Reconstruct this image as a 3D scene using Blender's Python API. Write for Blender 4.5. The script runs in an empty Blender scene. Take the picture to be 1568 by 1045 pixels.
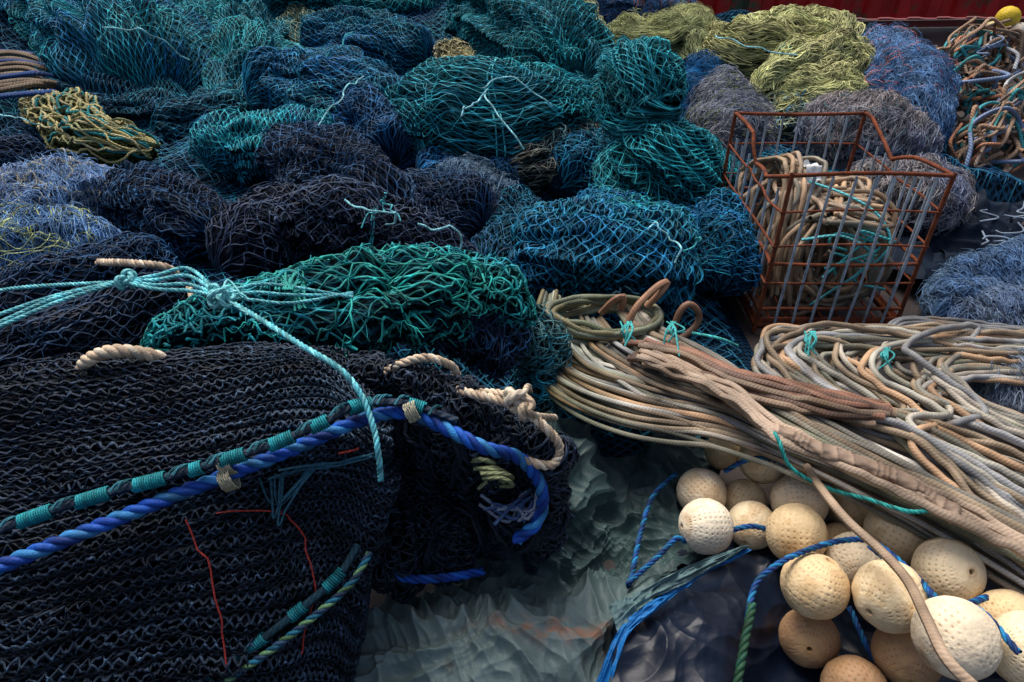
import bpy, math, numpy as np
from math import radians, pi
rng = np.random.default_rng(7)

# ------------------------------------------------------------------ survey
PITCH, CAM_H, FOC = radians(35), 1.7, 1045.0
def W(u, v, z):
    """sight line (u,v) met with the horizontal level z -> world point in metres, distance"""
    dx = (u-784)/FOC; dy = (522.5-v)/FOC
    d = np.array([dx, math.cos(PITCH)+dy*math.sin(PITCH), -math.sin(PITCH)+dy*math.cos(PITCH)])
    t = (CAM_H-z)/-d[2]
    return d*t+np.array([0, 0, CAM_H]), t
def WP(pts): return np.array([W(*p)[0] for p in pts])

# ------------------------------------------------------------------ maths
def vnoise(x, y, z, seed=0):
    x, y, z = np.broadcast_arrays(np.asarray(x, float), np.asarray(y, float), np.asarray(z, float))
    ix, iy, iz = [np.floor(q).astype(np.int64) for q in (x, y, z)]
    fx, fy, fz = x-ix, y-iy, z-iz
    fx, fy, fz = [f*f*(3-2*f) for f in (fx, fy, fz)]
    def h(a, b, c):
        n = (a*73856093) ^ (b*19349663) ^ (c*83492791) ^ (seed*2654435 + 12345)
        n = (n ^ (n >> 13))*1274126177 & 0x7fffffff
        n = (n ^ (n >> 11))*668265263 & 0x7fffffff
        return ((n ^ (n >> 15)) & 0xffff)/32767.5-1
    r = 0
    for a in (0, 1):
        for b in (0, 1):
            for c in (0, 1):
                r = r+h(ix+a, iy+b, iz+c)*(fx if a else 1-fx)*(fy if b else 1-fy)*(fz if c else 1-fz)
    return r
def fbm(x, y, z, seed=0, o=3):
    s = 0; a = 1.
    for i in range(o):
        s = s+a*vnoise(x*2**i, y*2**i, z*2**i, seed+i*17); a *= .5
    return s
def ridge(x, y, z, seed=0): return 1-2.2*np.abs(vnoise(x, y, z, seed))
def splineN(P, n):
    P = np.asarray(P, float); m = len(P)
    T = np.gradient(P, axis=0) if m > 2 else np.repeat(P[1:]-P[:1], 2, 0)
    t = np.linspace(0, m-1, n); i = np.minimum(t.astype(int), m-2); f = (t-i).reshape((-1,)+(1,)*(P.ndim-1))
    return ((2*f**3-3*f**2+1)*P[i]+(f**3-2*f**2+f)*T[i]+(-2*f**3+3*f**2)*P[i+1]+(f**3-f**2)*T[i+1])
def resample(P, n):
    Q = splineN(P, max(200, n*3)); d = np.r_[0, np.cumsum(np.linalg.norm(np.diff(Q[:, :3], axis=0), axis=1))]
    t = np.linspace(0, d[-1], n)
    return np.stack([np.interp(t, d, Q[:, k]) for k in range(Q.shape[1])], 1), d[-1]
def nrm(v): return v/np.maximum(np.linalg.norm(v, axis=-1, keepdims=True), 1e-9)
def A(c): return np.array(c, float)

# ------------------------------------------------------------------ mesh builder
class MB:
    def __init__(s): s.V = []; s.C = []; s.R = []; s.F = []; s.M = []; s.n = 0
    def add(s, V, F, col, mat=0, rp=None):
        V = V.reshape(-1, 3); n = len(V)
        col = np.broadcast_to(col, (n, 3)) if np.ndim(col) == 1 else col.reshape(-1, 3)
        s.V.append(V); s.C.append(col); s.R.append(np.zeros((n, 3)) if rp is None else rp.reshape(-1, 3))
        s.F.append(F.reshape(-1, 4)+s.n); s.M.append(np.full(len(F.reshape(-1, 4)), mat)); s.n += n
    def grid(s, P, col, mat=0, rp=None):
        a, b = P.shape[:2]; I = np.arange(a*b).reshape(a, b)
        F = np.stack([I[:-1, :-1], I[1:, :-1], I[1:, 1:], I[:-1, 1:]], -1)
        s.add(P, F, col, mat, rp)
    def tubes(s, P, R, col, sides=4, mat=0, mask=None, seam=False):
        P = np.asarray(P, float)
        if P.ndim == 2: P = P[None]
        S, N = P.shape[:2]; R = np.broadcast_to(R, (S, N))
        T = nrm(np.gradient(P, axis=1))
        n = np.cross(T[:, 0], np.array([.23, .31, .92])); bad = np.linalg.norm(n, axis=1) < .05
        n[bad] = np.cross(T[bad, 0], [1., 0, 0]); n = nrm(n); NN = np.empty_like(P); NN[:, 0] = n
        for i in range(1, N):
            n = n-(n*T[:, i]).sum(-1, keepdims=True)*T[:, i]; n = nrm(n); NN[:, i] = n
        B = np.cross(T, NN); c = sides+1 if seam else sides
        ang = 2*pi*np.arange(c)/sides
        V = P[:, :, None]+R[:, :, None, None]*(np.cos(ang)[:, None]*NN[:, :, None]+np.sin(ang)[:, None]*B[:, :, None])
        I = np.arange(S*N*c).reshape(S, N, c)
        if seam: A0, B0 = I[:, :, :-1], I[:, :, 1:]
        else: A0, B0 = I, np.roll(I, -1, 2)
        F = np.stack([A0[:, :-1], B0[:, :-1], B0[:, 1:], A0[:, 1:]], -1)
        if mask is not None: F = F[mask[:, :-1] & mask[:, 1:]]
        col = np.asarray(col, float)
        if col.ndim == 1: col = np.broadcast_to(col, (S, N, 3))
        elif col.ndim == 2: col = np.broadcast_to(col[:, None], (S, N, 3))
        col = np.broadcast_to(col[:, :, None], (S, N, c, 3))
        L = np.concatenate([np.zeros((S, 1)), np.cumsum(np.linalg.norm(np.diff(P, axis=1), axis=-1), 1)], 1)
        rp = np.stack([np.broadcast_to(L[:, :, None], (S, N, c)), np.broadcast_to(ang, (S, N, c)),
                       np.broadcast_to(rng.random((S, 1, 1)), (S, N, c))], -1)
        s.add(V, F, np.ascontiguousarray(col), mat, rp)
    def build(s, name, mats, smooth=True):
        V = np.concatenate(s.V); C = np.concatenate(s.C); R = np.concatenate(s.R); F = np.concatenate(s.F); M = np.concatenate(s.M)
        used = np.zeros(len(V), bool); used[F.ravel()] = True
        re = np.cumsum(used)-1; V, C, R = V[used], C[used], R[used]; F = re[F]
        me = bpy.data.meshes.new(name)
        me.vertices.add(len(V)); me.vertices.foreach_set('co', V.astype(np.float32).ravel())
        me.loops.add(F.size); me.loops.foreach_set('vertex_index', F.astype(np.int32).ravel())
        me.polygons.add(len(F)); me.polygons.foreach_set('loop_start', np.arange(0, F.size, 4, dtype=np.int32))
        me.polygons.foreach_set('material_index', M.astype(np.int32))
        me.update(calc_edges=True)
        me.polygons.foreach_set('use_smooth', np.full(len(F), smooth))
        a = me.attributes.new('Col', 'FLOAT_COLOR', 'POINT')
        a.data.foreach_set('color', np.c_[np.clip(C, 0, 1), np.ones(len(C))].astype(np.float32).ravel())
        a = me.attributes.new('rp', 'FLOAT_VECTOR', 'POINT'); a.data.foreach_set('vector', R.astype(np.float32).ravel())
        for m in mats: me.materials.append(m)
        o = bpy.data.objects.new(name, me); bpy.context.scene.collection.objects.link(o); return o

# ------------------------------------------------------------------ materials
def mat(name, rough=.6, bump=.3, bscale=60, noise=(.6, 1.3, 12), spec=.4, rope=False, metal=0, rdark=.62, extra=None, weave=False, bdist=.004):
    m = bpy.data.materials.new(name); m.use_nodes = True; nt = m.node_tree; N = nt.nodes; L = nt.links
    bs = N['Principled BSDF']; bs.inputs['Roughness'].default_value = rough
    bs.inputs['Specular IOR Level'].default_value = spec; bs.inputs['Metallic'].default_value = metal
    def math_(op, a, b=None, c=None):
        q = N.new('ShaderNodeMath'); q.operation = op
        for i, v in enumerate((a, b, c)):
            if v is None: continue
            if hasattr(v, 'links'): L.new(v, q.inputs[i])
            else: q.inputs[i].default_value = v
        return q.outputs[0]
    def rng_(src, a, b, c, d):
        q = N.new('ShaderNodeMapRange'); L.new(src, q.inputs[0])
        for i, v in enumerate((a, b, c, d)): q.inputs[i+1].default_value = v
        return q.outputs[0]
    def scale_(c, f):
        q = N.new('ShaderNodeVectorMath'); q.operation = 'SCALE'; L.new(c, q.inputs[0]); L.new(f, q.inputs['Scale']); return q.outputs[0]
    tc = N.new('ShaderNodeTexCoord')
    at = N.new('ShaderNodeAttribute'); at.attribute_name = 'Col'
    def noise_(sc, de, ro=.5):
        q = N.new('ShaderNodeTexNoise'); q.inputs['Scale'].default_value = sc; q.inputs['Detail'].default_value = de; q.inputs['Roughness'].default_value = ro
        L.new(tc.outputs['Object'], q.inputs['Vector']); return q.outputs['Fac']
    colout = scale_(at.outputs['Color'], rng_(noise_(noise[2], 3), .3, .7, noise[0], noise[1]))
    h = noise_(bscale, 2)
    if rope or weave:
        a2 = N.new('ShaderNodeAttribute'); a2.attribute_name = 'rp'
        sp = N.new('ShaderNodeSeparateXYZ'); L.new(a2.outputs['Vector'], sp.inputs[0])
    if rope:
        sn = math_('SINE', math_('MULTIPLY_ADD', sp.outputs[0], rope, math_('MULTIPLY', sp.outputs[1], 3.)))
        h = math_('MULTIPLY_ADD', sn, .35, h)
        colout = scale_(colout, rng_(sn, -1, 0, rdark, 1))
    if weave:
        wb = math_('MULTIPLY_ADD', noise_(9, 2), 9., 0.)
        x = math_('MULTIPLY', sp.outputs[0], 110.); y = math_('MULTIPLY_ADD', sp.outputs[1], 230., wb)
        s1 = math_('SINE', math_('ADD', x, y)); s2 = math_('SINE', math_('SUBTRACT', y, x))
        mx = math_('MAXIMUM', s1, s2); h = mx
        colout = scale_(colout, rng_(mx, .2, 1., .12, 1.7))
    if extra:
        mi = N.new('ShaderNodeMix'); mi.data_type = 'RGBA'; L.new(rng_(noise_(extra[1], 6, .65), extra[2], extra[3], 0, 1), mi.inputs[0]); L.new(colout, mi.inputs[6]); mi.inputs[7].default_value = (*extra[0], 1)
        colout = mi.outputs[2]
    L.new(colout, bs.inputs['Base Color'])
    bp = N.new('ShaderNodeBump'); bp.inputs['Strength'].default_value = bump; bp.inputs['Distance'].default_value = bdist
    L.new(h, bp.inputs['Height']); L.new(bp.outputs[0], bs.inputs['Normal'])
    return m
M_TW = mat('net_twine', .62, .3, 300, (.5, 1.4, 14), .25)
M_CORE = mat('net_inner', .9, .8, 90, (.5, 1.4, 20), .08, weave=True)
M_ROPE = mat('laid_rope', .65, .6, 200, (.6, 1.25, 9), .25, rope=330)
M_LEAD = mat('lead_line', .52, .2, 120, (.45, 1.4, 8), .3, rope=620, rdark=.84, extra=((.17, .10, .05), 5, .56, .8))
M_BIG = mat('twisted_rope', .6, .5, 260, (.6, 1.25, 20), .25)
M_RUST = mat('rust', .85, .8, 120, (.5, 1.4, 25), .2, extra=((.24, .06, .02), 14, .45, .7))
M_GALV = mat('galvanised', .5, .4, 100, (.6, 1.2, 25), .5, extra=((.18, .08, .05), 9, .6, .75))
M_FLOAT = mat('float_plastic', .6, .5, 110, (.8, 1.1, 10), .25, extra=((.45, .26, .10), 11, .57, .88))
M_TARP = mat('tarpaulin', .55, .35, 120, (.82, 1.15, 9), .3, extra=((.07, .055, .04), 9, .62, .8))
M_BLACK = mat('black_plastic', .7, .3, 40, (.7, 1.2, 10), .08)
M_SHEET = mat('plastic_sheet', .42, .2, 60, (.8, 1.2, 10), .3)
M_GROUND = mat('quay', .7, .8, 40, (.5, 1.5, 3), .3, extra=((.05, .035, .03), 1.5, .45, .6))
M_RED = mat('red_paint', .5, .6, 25, (.7, 1.2, 4), .4, extra=((.05, .09, .05), 3, .5, .62))
NM = [M_TW, M_CORE, M_ROPE]

# ------------------------------------------------------------------ surfaces
class Surf:
    def __init__(s, P, periodic=False, face=None):
        s.P = P; s.per = periodic
        da = np.gradient(P, axis=0); db = np.gradient(P, axis=1)
        if periodic: db[:, 0] = db[:, -1] = (P[:, 1]-P[:, -2])/2
        s.N = nrm(np.cross(da, db))
        s.LA = np.linalg.norm(np.diff(P, axis=0), axis=-1).sum(0).mean(); s.LB = np.linalg.norm(np.diff(P, axis=1), axis=-1).sum(1).mean()
        if face is not None and (s.N*face).sum(-1).mean() < 0: s.N = -s.N
    def ev(s, a, b, h=0, want=False):
        na, nb = s.P.shape[:2]
        if s.per: b = b-np.floor(b)
        a = np.clip(a, 0, 1)*(na-1); b = np.clip(b, 0, 1)*(nb-1)
        i = np.minimum(a.astype(int), na-2); j = np.minimum(b.astype(int), nb-2); f = (a-i)[..., None]; g = (b-j)[..., None]
        def bl(Q): return (Q[i, j]*(1-f)+Q[i+1, j]*f)*(1-g)+(Q[i, j+1]*(1-f)+Q[i+1, j+1]*f)*g
        p = bl(s.P); n = nrm(bl(s.N)); p = p+n*(h[..., None] if np.ndim(h) else h)
        return (p, n) if want else p
    def core(s, mb, col, m=1, h=-.006, step=2, ax='a'):
        P = (s.P+s.N*h)[::step, ::step]; a, b = P.shape[:2]
        x = np.broadcast_to(np.linspace(0, s.LA, a)[:, None], (a, b)); y = np.broadcast_to(np.linspace(0, s.LB, b)[None], (a, b))
        mb.grid(P, col, m, np.stack([x, y, 0*x] if ax == 'a' else [y, x, 0*x], -1))
    def snap(s, P, h):
        """lay a world-space path on the surface, h above it"""
        Q = s.P.reshape(-1, 3); Nn = s.N.reshape(-1, 3); out = []
        for p in P:
            k = np.argmin(((Q-p)**2).sum(1)); out.append(p-Nn[k]*((p-Q[k])@Nn[k])+Nn[k]*h)
        return np.array(out)

def bundle(ctrl, seed, flat=.85, lump=.2, pleat=.17, kf=2.6, ka=3.0, na=220, nb=260, cap=.14, fine=.04):
    C = []
    for (u, v, z, r) in ctrl:
        p, t = W(u, v, z); C.append([*p, r*t/FOC])
    Q, LEN = resample(C, na); P = Q[:, :3]; R = Q[:, 3]
    T = nrm(np.gradient(P, axis=0))
    B = nrm(np.cross(T, [0, 0, 1.])); Nn = nrm(np.cross(B, T))
    e = np.linspace(0, 1, na); ends = np.clip(np.minimum(e, 1-e)/cap, 0, 1); capf = np.sqrt(np.clip(1-(1-ends)**2, .0004, 1))
    th = -pi/2+2*pi*np.linspace(0, 1, nb); ct, st = np.cos(th)[None], np.sin(th)[None]
    s = (e*LEN)[:, None]; Rm = R.mean()
    wx = .7*vnoise(ct*1.5, st*1.5, s/Rm*.8, seed+5)
    lp = fbm(ct*1.2+seed, st*1.2, s/Rm*.9, seed, 2)
    p1 = ridge(ct*kf+wx, st*kf+wx, s/Rm/ka*1.6+wx, seed+1)
    p2 = ridge(ct*kf*2.3+wx, st*kf*2.3, s/Rm/ka*2.8+wx*2, seed+2)
    p4 = ridge(ct*1.3, st*1.3, s/Rm*1.3+wx, seed+6)
    p3 = fbm(ct*7, st*7, s/Rm*4, seed+3, 2)
    rr = (R*capf)[:, None]*(1+lump*lp+pleat*p1+pleat*.55*p2+pleat*.45*p4+fine*p3)
    X = P[:, None]+rr[..., None]*(ct[..., None]*B[:, None]+flat*st[..., None]*Nn[:, None])
    X[..., 2] += (.03*vnoise(X[..., 0]*6, X[..., 1]*6, 0, seed+9))
    X[:, -1] = X[:, 0]
    S = Surf(X, True); out = X-P[:, None]
    if (S.N*out).sum(-1).mean() < 0: S.N = -S.N
    return S

def creases(x, y, seed, n=9, k=7., amp=.02):
    rs = np.random.default_rng(seed); d = 0*x
    wx = .08*vnoise(x*6, y*6, 0, seed)+.02*vnoise(x*20, y*20, 0, seed); wy = .08*vnoise(x*6, y*6, 7, seed+1)
    for i in range(n):
        an = rs.random()*pi; kk = k*(.7+1.9*rs.random()*(i/n+.3)); q = ((x+wx)*math.cos(an)+(y+wy)*math.sin(an))*kk+rs.random()*9
        q = q+.8*vnoise(x*3, y*3, i*5., seed+3); tri = np.abs((q % 1)-.5)*2; tri = tri*tri*(3-2*tri)*.3+tri**3*.7; m = np.clip(.3+1.8*vnoise(x*4+i*9, y*4, i*3., seed+5), 0, 1)
        d = d+amp*(k/kk)*m*(tri-.5)
    return d

def patch(rows, seed, na=200, nb=240, amp=.03, f=6, ridge_=.02, fr=(5, 12), face=(0, -.5, .8), pre=None, post=None, crumple=0, cs=7, folds=None):
    G = np.array([WP(r) for r in rows])
    if pre is not None: G = np.concatenate([(G[:1]+A(pre)), G])
    if post is not None: G = np.concatenate([G, G[:, -1:]+A(post)], 1)
    X = splineN(G, na); X = np.swapaxes(splineN(np.swapaxes(X, 0, 1), nb), 0, 1)
    S = Surf(X, False, A(face))
    a = np.linspace(0, 1, na)[:, None]; b = np.linspace(0, 1, nb)[None]
    w = .4*vnoise(a*4, b*4, 0, seed+8)
    d = amp*fbm(a*f, b*f, 0, seed, 2)+ridge_*ridge(a*fr[0]+w, b*fr[1]+w, 1, seed+2)+ridge_*.4*ridge(a*fr[0]*2.3+w, b*fr[1]*2.3-w, 1, seed+3)
    x, y = X[..., 0], X[..., 1]
    if crumple: d = d+creases(x, y, seed+11, 10, cs, crumple)
    if folds:
        w1 = vnoise(x*4, y*4, 0, seed+21)
        for k, (fx, fy, am) in enumerate(folds): d = d+am*ridge(x*fx+w1*1.2+.4*fx*(y*.3), y*fy+w1, k*3., seed+22+k)
    return Surf(X+S.N*d[..., None], False, A(face))

def tint(P, c1, c2, seed, S, f=3.5, jit=.25):
    m = np.clip(.5+.9*fbm(P[..., 0]*f, P[..., 1]*f, P[..., 2]*f, seed, 2), 0, 1)[..., None]
    j = 1+jit*(rng.random((S, 1, 1))*2-1)
    return (A(c1)*(1-m)+A(c2)*m)*j

def net(mb, S, w, L, r, c1, c2, mode='a', seed=0, warp=.8, h0=0., hv=.003, opn=.95, ns=4, zmin=-.02, cull=-.3, knot=.5, jit=.25, row=None, jt=.03, speck=0):
    LA, LB = (S.LA, S.LB) if mode == 'a' else (S.LB, S.LA)
    K = max(6, int(LB/w)); M = max(6, int(LA/L*ns))
    k = np.arange(K)[:, None]; j = np.arange(M+1)[None]; ph = j/ns
    tri = 1-2*np.abs((ph % 2)-1); kn = np.abs(tri) > .9; tri = np.sin(pi/2*tri)*.5+tri*.5
    t = (k+.5+.5*opn*np.where(k % 2, -1, 1)*tri+rng.normal(0, jt, (K, M+1)))/K; a = j/M+0*k+rng.normal(0, jt*.6, (K, M+1))/M
    f1 = 3*LB; f2 = 2.2*LA
    wn = vnoise(t*f1, a*f2, seed*1.3, seed)+.25*vnoise(t*f1*3, a*f2*3, seed*1.3, seed+6); wn2 = vnoise(t*f1*.8+7, a*f2, seed*2.3, seed+1)
    t2 = t+warp*.30/f1*wn*1.4; a2 = a+warp*.4/f2*wn2
    hh = h0+r+hv*vnoise(t*f1*4, a*f2*4, 3, seed+2)+(k % 2)*r*.5
    cm = 1.
    if row:
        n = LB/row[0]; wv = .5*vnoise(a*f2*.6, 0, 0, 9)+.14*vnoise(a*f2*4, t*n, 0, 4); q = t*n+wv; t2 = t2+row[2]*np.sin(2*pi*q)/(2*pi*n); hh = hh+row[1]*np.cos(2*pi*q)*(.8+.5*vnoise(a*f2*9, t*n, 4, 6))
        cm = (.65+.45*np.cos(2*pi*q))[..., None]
    if speck: cm = cm*np.where(rng.random((K, M+1)) < speck, 2.6, .85)[..., None]
    A2, B2 = (a2, t2) if mode == 'a' else (t2, a2)
    P, n = S.ev(A2, B2, hh, True)
    mask = (n[..., 2] > cull) & (P[..., 2] > zmin)
    R = r*np.where(kn, 1+knot, 1.)*(.85+.3*rng.random((K, 1)))
    mb.tubes(P, R, tint(P, c1, c2, seed+4, K, jit=jit)*cm*np.where(kn, 1.5, 1.)[..., None], 3, 0, mask)  # knots tinted lighter: a highlight painted into the twine colour

def skein(mb, S, n, r, c1, c2, seed=0, mode='a', wander=.05, hv=.02, M=90, freq=5, span=1., cull=-.5, jit=.4, m=0):
    k = rng.random((n, 1)); a0 = rng.random((n, 1))*(1-span); j = np.linspace(0, 1, M)[None]
    a = a0+span*j+0*k
    idn = np.arange(n)[:, None]*7.31
    b = k+wander*vnoise(a*freq, idn, 0, seed)+wander*.4*vnoise(a*freq*4, idn, 5, seed+1)+.02*vnoise(a*7, k*9, 2, seed+5)
    h = hv*np.abs(vnoise(a*freq*2.2, idn, 9, seed+2))+hv*.6*rng.random((n, 1))
    A2, B2 = (a, b) if mode == 'a' else (b % 1, a)
    P, nn = S.ev(A2, B2, h, True)
    mb.tubes(P, r, tint(P, c1, c2, seed+4, n, jit=jit), 3, m, (nn[..., 2] > cull) & (P[..., 2] > -.02))

def tie(mb, S, a0, r, col, turns=2, slant=.02, h=.004, ends=2, bk=.62):
    for i in range(turns):
        b = np.linspace(0, 1, 90); a = a0+slant*np.sin(2*pi*b+i)+.012*i+.01*vnoise(b*9, i, 0, 3)
        mb.tubes(S.ev(a, b, h), r, A(col), 6, 2, seam=True)
    p, n = S.ev(np.array([a0]), np.array([bk]), .012, True); p = p[0]; n = n[0]
    knot(mb, p, r*3.2, r, col)
    for i in range(ends):
        d = rng.normal(0, 1, 3); d = nrm(d-.4*n*(d@n)); q = [p]
        for s in range(5): q.append(q[-1]+d*.03+n*(.010-.007*s)+rng.normal(0, .014, 3))
        rope(mb, np.array(q), r*.8, col, 6)

def knot(mb, c, R, r, col, m=2):
    t = np.linspace(0, 2*pi, 70); ax = nrm(rng.normal(0, 1, 3)); b = nrm(np.cross(ax, [.3, .5, 1])); cc = np.cross(ax, b)
    x = (np.sin(t)+2*np.sin(2*t))/3; y = (np.cos(t)-2*np.cos(2*t))/3; z = -np.sin(3*t)/2.2
    P = c+R*(x[:, None]*b+y[:, None]*cc+z[:, None]*ax); mb.tubes(P, r, A(col), 7, m, seam=True)

def rope(mb, pts, r, col, sides=8, m=2, wig=0., step=.012, jit=.1, on=None):
    n = int(np.clip(np.linalg.norm(np.diff(pts, axis=0), axis=1).sum()/step, 12, 500))
    P, L = resample(pts, n)
    if wig:
        s = np.linspace(0, L, n); o = rng.random()*99
        P = P+wig*np.stack([vnoise(s*9, o, k*5.5, 3)+.5*vnoise(s*27, o, k*5.5, 3) for k in range(3)], 1)
    if on is not None: P = on[0].snap(P, on[1]); P[1:-1] = (P[:-2]+P[1:-1]+P[2:])/3
    mb.tubes(P, r, A(col)*(1+jit*(rng.random()*2-1)), sides, m, seam=True); return P

def laid(mb, pts, r, cols, pitch=.11, m=0, wig=0.):
    n = int(np.linalg.norm(np.diff(pts, axis=0), axis=1).sum()/.006); P, L = resample(pts, n)
    T = nrm(np.gradient(P, axis=0)); nn = nrm(np.cross(T, [.2, .3, .93])); bb = np.cross(T, nn); s = np.linspace(0, L, n)
    for i in range(3):
        ph = 2*pi*s/pitch+i*2*pi/3
        Q = P+r*.52*(np.cos(ph)[:, None]*nn+np.sin(ph)[:, None]*bb)
        c = A(cols[i % len(cols)])*(1+.45*fbm(s*30, i*3., 0, 3, 3))[:, None]
        mb.tubes(Q, r*.56, c[None], 8, m)
    return P

def wrapcoil(mb, path, s0, s1, R, r, col, m=0):
    n0 = len(path); i0, i1 = int(s0*n0), int(s1*n0); P = path[i0:i1]
    P, L = resample(P, int(max(20, np.linalg.norm(P[-1]-P[0])/(2*r*.95)*10)))
    T = nrm(np.gradient(P, axis=0)); nn = nrm(np.cross(T, [.2, .3, .93])); bb = np.cross(T, nn); s = np.linspace(0, L, len(P)); ph = 2*pi*s/(2*r*.98)
    cc = A(col)*(1+.35*vnoise(s*200, 0, 0, 3))[:, None]
    mb.tubes(P+R*(np.cos(ph)[:, None]*nn+np.sin(ph)[:, None]*bb), r, cc[None], 4, m)

# ------------------------------------------------------------------ palette
TEAL = (.014, .32, .37); TEALD = (.008, .175, .25); BLUE = (.009, .145, .35); NAVY = (.006, .055, .14); PURP = (.014, .030, .070)
GREEN = (.014, .30, .26); PERI = (.13, .26, .47); LG = (.53, .55, .25); GREY = (.26, .26, .30); CYAN = (.1, .6, .65)

def netpile(name, ctrl, c1, c2, seed, w=.022, L=.042, r=.0030, mode='a', layers=2, core=None, ties=(), kw={}, nkw={}, tcol=CYAN):
    mb = MB(); S = bundle(ctrl, seed, **kw)
    S.core(mb, A(core) if core else (A(c1)+A(c2))*.14, ax=mode)
    for l in range(layers):
        f = 1. if l == 0 else .42
        net(mb, S, w*(1-.12*l), L*(1+.15*l), r, A(c1)*f, A(c2)*f, mode, seed+l*31, h0=.007*(layers-1-l), **nkw)
    skein(mb, S, 9, r*.8, A(c1)*1.2, A(c1), seed, mode, wander=.25, hv=.02, freq=4, span=.4)
    skein(mb, S, 60, r*.32, A(c1)*1.3, A(c2)*1.3, seed+1, mode, wander=.12, hv=.022, freq=9, span=.25, M=40)
    for t in ties: tie(mb, S, t[0], t[1] if len(t) > 1 else .004, tcol, bk=t[2] if len(t) > 2 else .62)
    mb.build(name, NM); return S

fn = 'fishing_net'
# --- upper left bags
netpile(fn, [(-60, 20, .6, 40), (20, 15, .6, 42), (110, -5, .55, 45)], BLUE, TEALD, 11)
netpile(fn, [(95, -20, .75, 70), (150, 40, .65, 72), (205, 95, .55, 95), (235, 170, .3, 70)], TEAL, BLUE, 12, ties=[(.5, .004, .55)], kw=dict(pleat=.22))
netpile(fn, [(210, -10, .6, 60), (270, 30, .55, 60), (290, 120, .4, 55)], TEAL, TEALD, 13, kw=dict(pleat=.22))
netpile(fn, [(350, -30, .6, 60), (370, 40, .5, 62), (385, 110, .4, 60), (350, 180, .3, 50)], TEALD, TEAL, 14, kw=dict(pleat=.22))
netpile(fn, [(440, -20, .6, 36), (455, 40, .5, 36), (480, 90, .4, 30)], (.25, .26, .15), TEAL, 15)
netpile(fn, [(500, 20, .5, 60), (580, 25, .5, 70), (690, 30, .45, 50)], TEAL, TEALD, 16, w=.034, L=.04)
netpile(fn, [(470, 90, .4, 60), (560, 80, .45, 60), (660, 110, .35, 50)], TEALD, BLUE, 17)
netpile(fn, [(60, 150, .25, 55), (160, 180, .3, 55), (300, 180, .28, 50)], NAVY, TEALD, 18, mode='b')
netpile(fn, [(385, 160, .45, 50), (450, 140, .5, 65), (530, 155, .5, 62), (625, 200, .4, 60)], BLUE, TEALD, 19, ties=[(.45, .004, .6)], kw=dict(pleat=.2), w=.019, L=.045)
netpile(fn, [(520, 180, .45, 40), (580, 215, .4, 62), (600, 265, .3, 50)], BLUE, NAVY, 20, w=.017, L=.045)
netpile(fn, [(320, 255, .35, 35), (350, 230, .4, 46), (430, 220, .42, 50), (520, 225, .4, 40)], TEAL, BLUE, 21, mode='b')
netpile(fn, [(240, 215, .25, 50), (330, 190, .3, 40), (380, 160, .3, 40)], TEALD, NAVY, 22)
# --- centre
netpile(fn, [(700, 30, .65, 45), (760, 30, .7, 60), (830, 70, .65, 68), (880, 135, .5, 55)], TEAL, TEALD, 23, w=.034, L=.04, kw=dict(pleat=.22))
netpile(fn, [(625, 185, .4, 55), (690, 185, .5, 85), (780, 195, .5, 92), (890, 180, .42, 68)], TEALD, TEAL, 24, w=.020, L=.048, ties=[(.5, .004, .66)], kw=dict(lump=.12, pleat=.1, ka=5))
netpile(fn, [(690, 80, .75, 22), (700, 105, .7, 22), (705, 128, .68, 18)], (.45, .4, .24), (.4, .36, .18), 25, layers=1)
netpile(fn, [(968, 98, .82, 30), (972, 132, .78, 56), (980, 172, .68, 54), (984, 202, .58, 42), (995, 245, .46, 78), (1005, 295, .3, 88), (1010, 335, .15, 70)], TEALD, TEAL, 26, w=.022, L=.042, ties=[(.43, .004, .5)], kw=dict(pleat=.24, kf=3.4, ka=6, lump=.1, cap=.1))
netpile(fn, [(1030, 240, .35, 45), (1070, 270, .3, 50), (1085, 310, .2, 45)], TEAL, TEALD, 27)
netpile(fn, [(770, 275, .3, 25), (820, 245, .4, 42), (900, 205, .4, 35)], (.28, .24, .17), TEALD, 28, w=.022)
netpile(fn, [(860, 290, .3, 50), (900, 260, .35, 50), (930, 230, .35, 40)], TEALD, BLUE, 29, w=.03)
# --- middle dark mounds
netpile(fn, [(430, 215, .42, 35), (480, 250, .45, 50), (550, 290, .42, 55), (620, 340, .38, 45)], PURP, NAVY, 30, w=.024)
netpile(fn, [(590, 300, .35, 40), (660, 310, .38, 48), (740, 350, .32, 50)], PURP, NAVY, 31)
netpile(fn, [(340, 420, .42, 50), (430, 355, .5, 62), (540, 345, .52, 58), (640, 375, .46, 50), (730, 405, .4, 40)], (.018, .032, .07), (.026, .05, .10), 32, w=.032, L=.036, r=.0036, kw=dict(pleat=.12), ties=[(.62, .0035, .5)])
netpile(fn, [(190, 290, .35, 40), (250, 320, .35, 50), (340, 360, .33, 50)], PURP, NAVY, 33)
netpile(fn, [(-40, 240, .3, 35), (20, 245, .32, 36), (75, 250, .3, 28)], PURP, NAVY, 34)
netpile(fn, [(800, 380, .3, 55), (870, 385, .35, 68), (960, 395, .35, 72), (1040, 400, .3, 62)], TEALD, BLUE, 35, w=.034, L=.038, r=.0036, kw=dict(pleat=.2), mode='b', ties=[(.9, .004, .4)])
netpile(fn, [(900, 330, .3, 40), (970, 345, .38, 42), (1050, 350, .35, 40)], BLUE, TEAL, 36, w=.034, L=.038)
netpile(fn, [(1085, 330, .3, 48), (1095, 390, .25, 52), (1090, 450, .15, 42)], BLUE, TEALD, 37, w=.038, L=.04, r=.0036)
netpile(fn, [(640, 280, .3, 45), (720, 270, .3, 45), (790, 300, .28, 40)], BLUE, NAVY, 38)
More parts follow.
